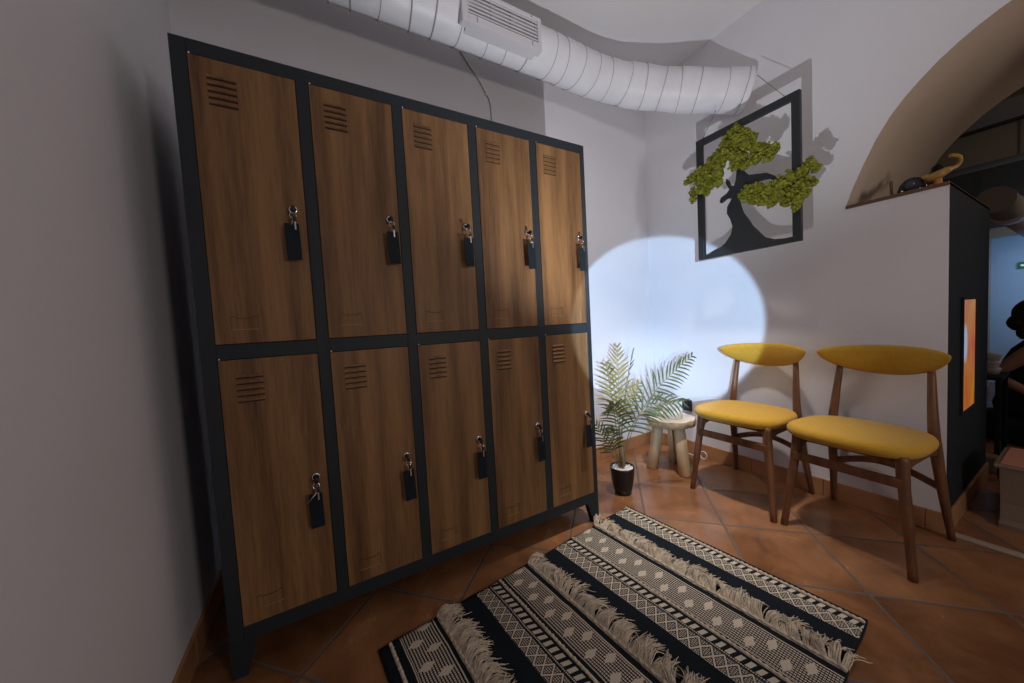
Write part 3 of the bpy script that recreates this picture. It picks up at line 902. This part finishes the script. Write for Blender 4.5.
def fringe(ua, seed, side):
    r = random.Random(seed)
    bm = bmesh.new(); nn = 200
    tube(bm, [(ua+.0012*math.sin(k*.8), .001+(RUG_W-.002)*k/nn, .010) for k in range(nn+1)], [.0052+.0016*math.sin(k*1.5) for k in range(nn+1)], 8)
    # tufts: neighbouring strands bend together
    v = -.002
    while v < RUG_W+.001:
        clump = r.randint(5, 11); ang = r.gauss(side, .28); ln = r.uniform(.060, .092); bend = r.gauss(0, .5); lift = r.uniform(.010, .028)
        for k in range(clump):
            vv = v+k*.0021+r.uniform(-.001, .001)
            if vv > RUG_W+.002: break
            for q in range(2):
                a0 = ang+r.gauss(0, .16); l = ln*r.uniform(.75, 1.12); bd = bend+r.gauss(0, .35)
                pts = []
                px_, py_, dz = ua, vv, 0
                n_ = 7
                for i in range(n_+1):
                    t = i/n_
                    pts.append((px_, py_, max(.0105, .011+lift*math.sin(PI*min(1, t*1.05))**1*(1-t*.35)+r.uniform(-.0012, .0012)+q*.003)))
                    aa = a0+bd*t+r.gauss(0, .10)
                    px_ -= math.cos(aa)*l/n_; py_ += math.sin(aa)*l/n_
                tube(bm, pts, [.0013]*n_+[.0006], 4, caps=False)
        v += clump*.0021
    o = obj('fringe', bm, M['cream'], rug, fixn=False); o['kind'] = 'stuff'
fringe(.252, 21, -.15); fringe(.652, 22, -.10); fringe(1.042, 23, -.25)

# ------------------------------------------------------------------ lit amber panel in the end of the half wall
gp = empty('amber_light_panel', (2.845, YE-.001, .475)); tag(gp, 'tall glowing orange glass light panel in the dark end of the half wall', 'light panel')
bm = bmesh.new(); box(bm, (-.131, -.005, .0), (.131, -.001, .500), 0, .001); obj('glass_pane', bm, M['glow'], gp)
bm = bmesh.new()
for lo, hi in (((-.142, -.008, -.011), (-.131, 0, .511)), ((.131, -.008, -.011), (.142, 0, .511)), ((-.131, -.008, -.011), (.131, 0, 0)), ((-.131, -.008, .500), (.131, 0, .511))): box(bm, lo, hi, 0, .001)
obj('pane_frame', bm, M['dark_trim_and_shade'], gp)

# ------------------------------------------------------------------ things on the ledge
o = empty('black_dome', (2.555, -.772, ZL+.0035)); tag(o, 'glossy black rounded dome sitting on the ledge under the arch', 'ornament')
bm = bmesh.new(); lathe(bm, [(.040, 0), (.044, .008), (.044, .022), (.037, .045), (.024, .062), (.010, .069), (0, .070)], 28); 
for v in bm.verts: v.co.x *= .9; v.co.y *= 1.0
obj('dome_shell', bm, M['gloss_black'], o)
bm = bmesh.new(); ico(bm, (-.037, .022, .012), .005, 2); ico(bm, (-.034, -.012, .034), .003, 2); obj('rivet', bm, M['chrome'], o)
bm = bmesh.new(); tube(bm, [(0, 0, 0), (.001, -.001, .02), (0, .001, .070), (0, 0, .078)], [.009, .0045, .006, .002], 10); o = obj('incense_cone', bm, M['ledge'], None, (2.545, -.712, ZL+.0035)); tag(o, 'small dark brown upright stick on the ledge beside the black dome', 'stick')
o = empty('golden_ornament', (2.60, -.848, ZL+.0035)); tag(o, 'golden yellow curling figure on the ledge at the end of the half wall', 'ornament')
bm = bmesh.new()
P = catmull([(-.01, .068, .052), (.0, .050, .060), (.0, .028, .058), (.0, .005, .066), (.02, -.010, .078), (.06, -.016, .090), (.10, -.020, .102), (.12, -.028, .122), (.10, -.028, .142), (.07, -.010, .148)], 6)
tube(bm, P, [.008+.010*math.sin(PI*min(1, (i+4)/34.0)) if i < 34 else .008 for i in range(len(P))], 12); obj('curled_body', bm, M['gold'], o)
bm = bmesh.new(); tube(bm, [(0, .015, 0), (0, .012, .035), (.003, .010, .058)], [.020, .012, .010], 12); ico(bm, (-.012, .030, .014), .014, 2, 0, .1); obj('foot', bm, M['orange_thing'], o)
bm = bmesh.new(); tube(bm, [(.03, .0, .07), (.06, .025, .105), (.10, .045, .120)], [.016, .022, .008], 10, flat=.3); obj('dark_wing', bm, M['dark_trim_and_shade'], o)
o = empty('glass_jar', (2.72, -.885+.025, ZL+.0035))
bpy.data.objects.remove(o)

# ------------------------------------------------------------------ beyond the doorway
fd = empty('round_duct', (4.6, -.83, 1.60)); tag(fd, 'grey round ventilation duct in the room beyond the arch', 'duct')
bm = bmesh.new(); tube(bm, [(-.55, 0, 0), (.1, 0, 0), (.101, 0, 0)], [.080, .080, .080], 24); obj('duct_tube', bm, M['beam'], fd)
bm = bmesh.new(); tube(bm, [(-.05, 0, 0), (.12, 0, 0)], [.094, .094], 24); obj('duct_collar', bm, M['white_metal'], fd)
bm = bmesh.new(); tube(bm, [(.12, 0, 0), (1.9, .0, 0)], [.078, .078], 24); obj('duct_tube', bm, M['white_metal'], fd)
bm = bmesh.new(); tube(bm, [(1.5, 0, .07), (1.5, 0, 1.06)], .006, 6); obj('hanger_rod', bm, M['beam'], fd)
bm = bmesh.new(); tube(bm, [(XE, -.885, 1.44), (4.05, -.80, 1.60)], .012, 8)
bm.free()

ex = empty('exit_sign', (6.985, -.72, 1.315)); tag(ex, 'small green emergency exit sign on the pale blue wall beyond the doorway', 'sign')
bm = bmesh.new(); box(bm, (-.012, -.10, -.035), (.012, .03, .035), 0, .002); obj('sign_board', bm, M['green_sign'], ex)
bm = bmesh.new()
box(bm, (-.0140, -.012, -.010), (-.0122, .012, .012)); prism(bm, [(.010, -.004), (.010, .010), (.022, .003)], 'x', -.0140, -.0122)
box(bm, (-.0140, -.055, -.020), (-.0122, -.030, .020)); obj('running_symbol', bm, M['sign_white'], ex)
sw = empty('wall_switch', (6.548, -.522, 1.155)); tag(sw, 'small white plate on the beige jamb beyond the doorway', 'wall plate')
bm = bmesh.new(); box(bm, (-.010, -.022, -.055), (0, .022, .055), 0, .003); obj('plate', bm, M['white_thing'], sw)
bm = bmesh.new(); box(bm, (-.014, -.010, -.022), (-.010, .010, .022), 0, .002); obj('rocker', bm, M['white_metal'], sw)

# seated person seen from behind, leaning over
SC = 1.0
pr = empty('person', (4.42, -.985, 0)); tag(pr, 'person in black with dark tied hair sitting beyond the doorway', 'person')
def skin_body():
    J = {  # joint: (x,y,z), radius, parent
        'pelvis': ((.02, .02, .26), .125, None), 'waist': ((.0, .02, .40), .105, 'pelvis'), 'chest': ((.0, .01, .55), .118, 'waist'), 'neck0': ((.0, .0, .665), .050, 'chest'),
        'neck': ((.0, -.01, .725), .045, 'neck0'), 'head': ((.0, -.02, .82), .082, 'neck'), 'crown': ((.0, -.015, .885), .070, 'head'),
        'shL': ((-.155, .02, .625), .050, 'chest'), 'elL': ((-.20, .17, .455), .036, 'shL'), 'wrL': ((-.16, .02, .335), .024, 'elL'), 'haL': ((-.12, -.06, .315), .026, 'wrL'),
        'shR': ((.155, .02, .625), .050, 'chest'), 'elR': ((.20, .02, .40), .036, 'shR'), 'wrR': ((.15, -.16, .335), .024, 'elR'), 'haR': ((.12, -.23, .32), .026, 'wrR'),
        'hipL': ((-.09, -.05, .27), .095, 'pelvis'), 'knL': ((-.12, -.42, .33), .058, 'hipL'), 'anL': ((-.12, -.44, .06), .035, 'knL'), 'toL': ((-.12, -.57, .03), .028, 'anL'),
        'hipR': ((.09, -.05, .27), .095, 'pelvis'), 'knR': ((.12, -.42, .33), .058, 'hipR'), 'anR': ((.12, -.44, .06), .035, 'knR'), 'toR': ((.12, -.57, .03), .028, 'anR')}
    for s, nm in ((-1, 'haL'), (1, 'haR')):
        b0 = Vector(J[nm][0])
        for k in range(4):
            J[f'{nm}f{k}'] = (tuple(b0+Vector(((k-1.5)*.017, -.045-.006*(1 if k in (1, 2) else 0), -.004))), .0085, nm)
            J[f'{nm}g{k}'] = (tuple(b0+Vector(((k-1.5)*.018, -.075-.008*(1 if k in (1, 2) else 0), -.020))), .0075, f'{nm}f{k}')
        J[f'{nm}t'] = (tuple(b0+Vector((-s*.038, -.025, -.004))), .0095, nm)
    return J
J = skin_body()
names = list(J); idx = {n_: i for i, n_ in enumerate(names)}
me = bpy.data.meshes.new('body'); me.from_pydata([J[n_][0] for n_ in names], [(idx[n_], idx[J[n_][2]]) for n_ in names if J[n_][2]], [])
bo = bpy.data.objects.new('body', me); C.objects.link(bo); bo.parent = pr
md = bo.modifiers.new('skin', 'SKIN'); sd = bo.modifiers.new('sub', 'SUBSURF'); sd.levels = 2; sd.render_levels = 2
for i, n_ in enumerate(names):
    me.skin_vertices[0].data[i].radius = (J[n_][1], J[n_][1]); me.skin_vertices[0].data[i].use_root = (n_ == 'pelvis')
me.materials.append(M['skin']); md.use_smooth_shade = True
# clothes: a sleeveless black top and trousers
bm = bmesh.new()
def ell_ring(c, rx, ry, n=24): return [bm.verts.new((c[0]+rx*math.cos(2*PI*k/n), c[1]+ry*math.sin(2*PI*k/n), c[2])) for k in range(n)]
R_ = [ell_ring(c, rx, ry) for c, rx, ry in (((0, .02, .17), .17, .16), ((0, .02, .24), .18, .17), ((0, .02, .40), .145, .125), ((0, .015, .54), .165, .135), ((0, .012, .62), .185, .105), ((0, .005, .665), .13, .075), ((0, .0, .69), .066, .060))]
for a, b in zip(R_, R_[1:]):
    for k in range(24): bm.faces.new((a[k], a[(k+1) % 24], b[(k+1) % 24], b[k])).smooth = True
bm.faces.new(R_[0][::-1])
obj('black_top', bm, M['black_cloth'], pr)
for s in (-1, 1):
    bm = bmesh.new(); tube(bm, catmull([(s*.09, -.02, .265), (s*.12, -.42, .335), (s*.12, -.44, .08)], 6), [.115, .112, .108, .100, .094, .088, .08, .076, .072, .068, .064, .062, .060], 14); obj('trouser_leg', bm, M['black_cloth'], pr)
    bm = bmesh.new(); ico(bm, (s*.12, -.50, .040), .05, 2, 0, 0, (.9, 2.2, .8)); obj('shoe', bm, M['black_cloth'], pr)
bm = bmesh.new()
ico(bm, (0, .010, .865), .108, 3, 0, .01, (.92, 1.02, .98))
ico(bm, (0, .085, .800), .062, 2, 0, .03, (1, .9, 1)); ico(bm, (-.02, .060, .735), .050, 2, 0, .04, (1, .8, 1.1))
for v in bm.verts:
    if v.co.y < -.055 and v.co.z < .90: v.co.y = -.055+(v.co.y+.055)*.1
obj('hair', bm, M['hair'], pr)
bm = bmesh.new()
tube(bm, [(0, -.095, .83), (0, -.122, .805), (0, -.100, .795)], [.008, .014, .010], 8); obj('nose', bm, M['skin'], pr)
for s in (-1, 1):
    bm = bmesh.new(); ico(bm, (s*.034, -.092, .838), .011, 2); obj('eye', bm, M['key_black'], pr)
    bm = bmesh.new(); ico(bm, (s*.088, -.012, .815), .020, 2, 0, 0, (.35, .7, 1.2)); obj('ear', bm, M['skin'], pr)
bm = bmesh.new(); tube(bm, [(-.022, -.097, .772), (0, -.103, .770), (.022, -.097, .772)], [.003, .006, .003], 8); obj('mouth', bm, M['pink_top'], pr)
bm = bmesh.new(); ico(bm, (-.097, -.005, .790), .006, 2); obj('earring', bm, M['chrome'], pr)
# the low dark pouf
bm = bmesh.new(); lathe(bm, [(0, 0), (.23, 0), (.25, .02), (.255, .10), (.25, .155), (.21, .172), (0, .175)], 32)
o = obj('pouf', bm, M['black_cloth'], None, (4.42, -.965, 0)); tag(o, 'low black pouf under the seated person', 'pouf')
# side table with white stacked items
tb_ = empty('side_table', (3.76, -.78, 0)); tag(tb_, 'dark side table beyond the doorway beside the seated person', 'table')
bm = bmesh.new(); box(bm, (-.14, -.13, .500), (.14, .13, .520), 0, .003); obj('tabletop', bm, M['dark_trim_and_shade'], tb_)
for sx in (-1, 1):
    for sy in (-1, 1):
        bm = bmesh.new(); box(bm, (sx*.125-.010, sy*.115-.010, 0), (sx*.125+.010, sy*.115+.010, .500), 0, .002); obj('leg', bm, M['dark_trim_and_shade'], tb_)
for k, (z, h_, r_) in enumerate(((.5205, .040, .030), (.5610, .040, .028), (.6015, .045, .032))):
    bm = bmesh.new(); lathe(bm, [(0, 0), (r_*.7, 0), (r_, h_*.9), (r_*.97, h_), (0, h_)], 24)
    o = obj('white_bowl', bm, M['white_thing'], None, (3.74, -.866, z)); tag(o, ['white bowl at the bottom of the stack on the dark side table', 'white bowl in the middle of the stack on the dark side table', 'white bowl at the top of the stack on the dark side table'][k], 'bowl', 'white bowls on the side table')
bm = bmesh.new(); box(bm, (-.04, -.05, 0), (.04, .05, .09), 0, .006); o = obj('small_box', bm, M['beige_thing'], None, (3.50, -.862, 0)); tag(o, 'small pale box on the floor behind the half wall end', 'box')
# low stand at the right edge
sd_ = empty('plant_stand', (2.86, -1.14, 0)); tag(sd_, 'pale boxy stand with a reddish top just inside the doorway', 'stand')
bm = bmesh.new()
prism(bm, [(-.145, .0), (-.150, .02), (-.115, .03), (-.118, .10), (-.150, .245), (-.155, .262), (.15, .262), (.15, 0)], 'y', -.15, .15)
obj('stand_body', bm, M['beige_thing'], sd_)
bm = bmesh.new(); box(bm, (-.160, -.15, .262), (.15, .165, .276), 0, .003); obj('stand_top', bm, M['beige_thing'], sd_)
bm = bmesh.new(); box(bm, (-.148, -.15, .2762), (.14, .150, .282), 0, .002); obj('inlay', bm, M['pink_top'], sd_)
bm = bmesh.new(); lathe(bm, [(0, 0), (.05, 0), (.075, .05), (.088, .11), (.080, .17), (.055, .215), (.045, .225), (.040, .215), (0, .20)], 28)
o = obj('round_vase', bm, M['beige_thing'], None, (3.12, -1.03, 0)); tag(o, 'pale round-bellied vase behind the boxy stand', 'vase')

# ------------------------------------------------------------------ lights
def light(name, kind, loc, energy, col, size=.05, target=None, **kw):
    d = bpy.data.lights.new(name, kind); d.energy = energy; d.color = col
    if kind in ('POINT', 'SPOT'): d.shadow_soft_size = size
    if kind == 'AREA': d.size = size
    for k, v in kw.items(): setattr(d, k, v)
    o = bpy.data.objects.new(name, d); C.objects.link(o); o.location = loc
    if target is not None:
        o.rotation_euler = (Vector(target)-Vector(loc)).to_track_quat('-Z', 'Y').to_euler()
    return o
KEY = (1.15, -.64, .80)
light('uplight', 'SPOT', KEY, 46, (.90, .93, 1.0), 0.004, (1.66, .12, 2.66), spot_size=math.radians(118), spot_blend=.95)
light('wall_spot', 'SPOT', (0, -1.65, 1.0), 355, (.46, .69, 1.0), .010, (2.30, .365, .915), spot_size=math.radians(23.6), spot_blend=.11)
light('low_wall_fill', 'SPOT', (.05, -1.65, .80), 170, (.46, .69, 1.0), .02, (2.26, .42, .44), spot_size=math.radians(20), spot_blend=.9)  # added soft fill that carries the wall patch down to the floor
light('overhead_fill', 'SPOT', (1.62, -.50, 2.6), 180, (1.0, .93, .88), .06, (1.90, .10, 0), spot_size=math.radians(50), spot_blend=1.0)  # added overhead fill to brighten seats and floor, no real fixture
light('room_fill', 'AREA', (1.5, -3.1, 1.35), 13, (1.0, .88, .81), .35, (1.5, 0, 1.3))  # added unseen fill behind the camera, lifts the locker and wall above
light('far_lamp', 'POINT', (4.6, -2.2, 2.2), 12, (1.0, .74, .50), .1)
light('far_wall_fill', 'AREA', (6.2, -1.2, 1.3), 4, (.60, .78, 1.0), .9, (7.0, -1.2, 1.3))  # added cool area light brightening the far wall, not a window
wd = bpy.data.worlds.new('world'); bpy.context.scene.world = wd; wd.use_nodes = True
wd.node_tree.nodes['Background'].inputs[0].default_value = (.55, .68, .90, 1); wd.node_tree.nodes['Background'].inputs[1].default_value = .15

# ------------------------------------------------------------------ camera
RW = [[0.87004982, -0.48995599, -0.05437304], [-0.07227889, -0.01768309, -0.99722769], [0.48763620, 0.87156780, -0.05079865]]
cam = bpy.data.cameras.new('camera'); co = bpy.data.objects.new('camera', cam); C.objects.link(co)
m3 = Matrix(((RW[0][0], -RW[1][0], -RW[2][0]), (RW[0][1], -RW[1][1], -RW[2][1]), (RW[0][2], -RW[1][2], -RW[2][2])))
co.matrix_world = Matrix.Translation((.25905414, -1.21595874, .97578520)) @ m3.to_4x4()
cam.sensor_width = 36; cam.lens = 338.0283*36/1024; cam.clip_start = .01
sc = bpy.context.scene
sc.camera = co
sc.view_settings.view_transform = 'Standard'; sc.view_settings.look = 'None'; sc.view_settings.gamma = 1
sc.view_settings.exposure = 0; sc.view_settings.use_curve_mapping = False
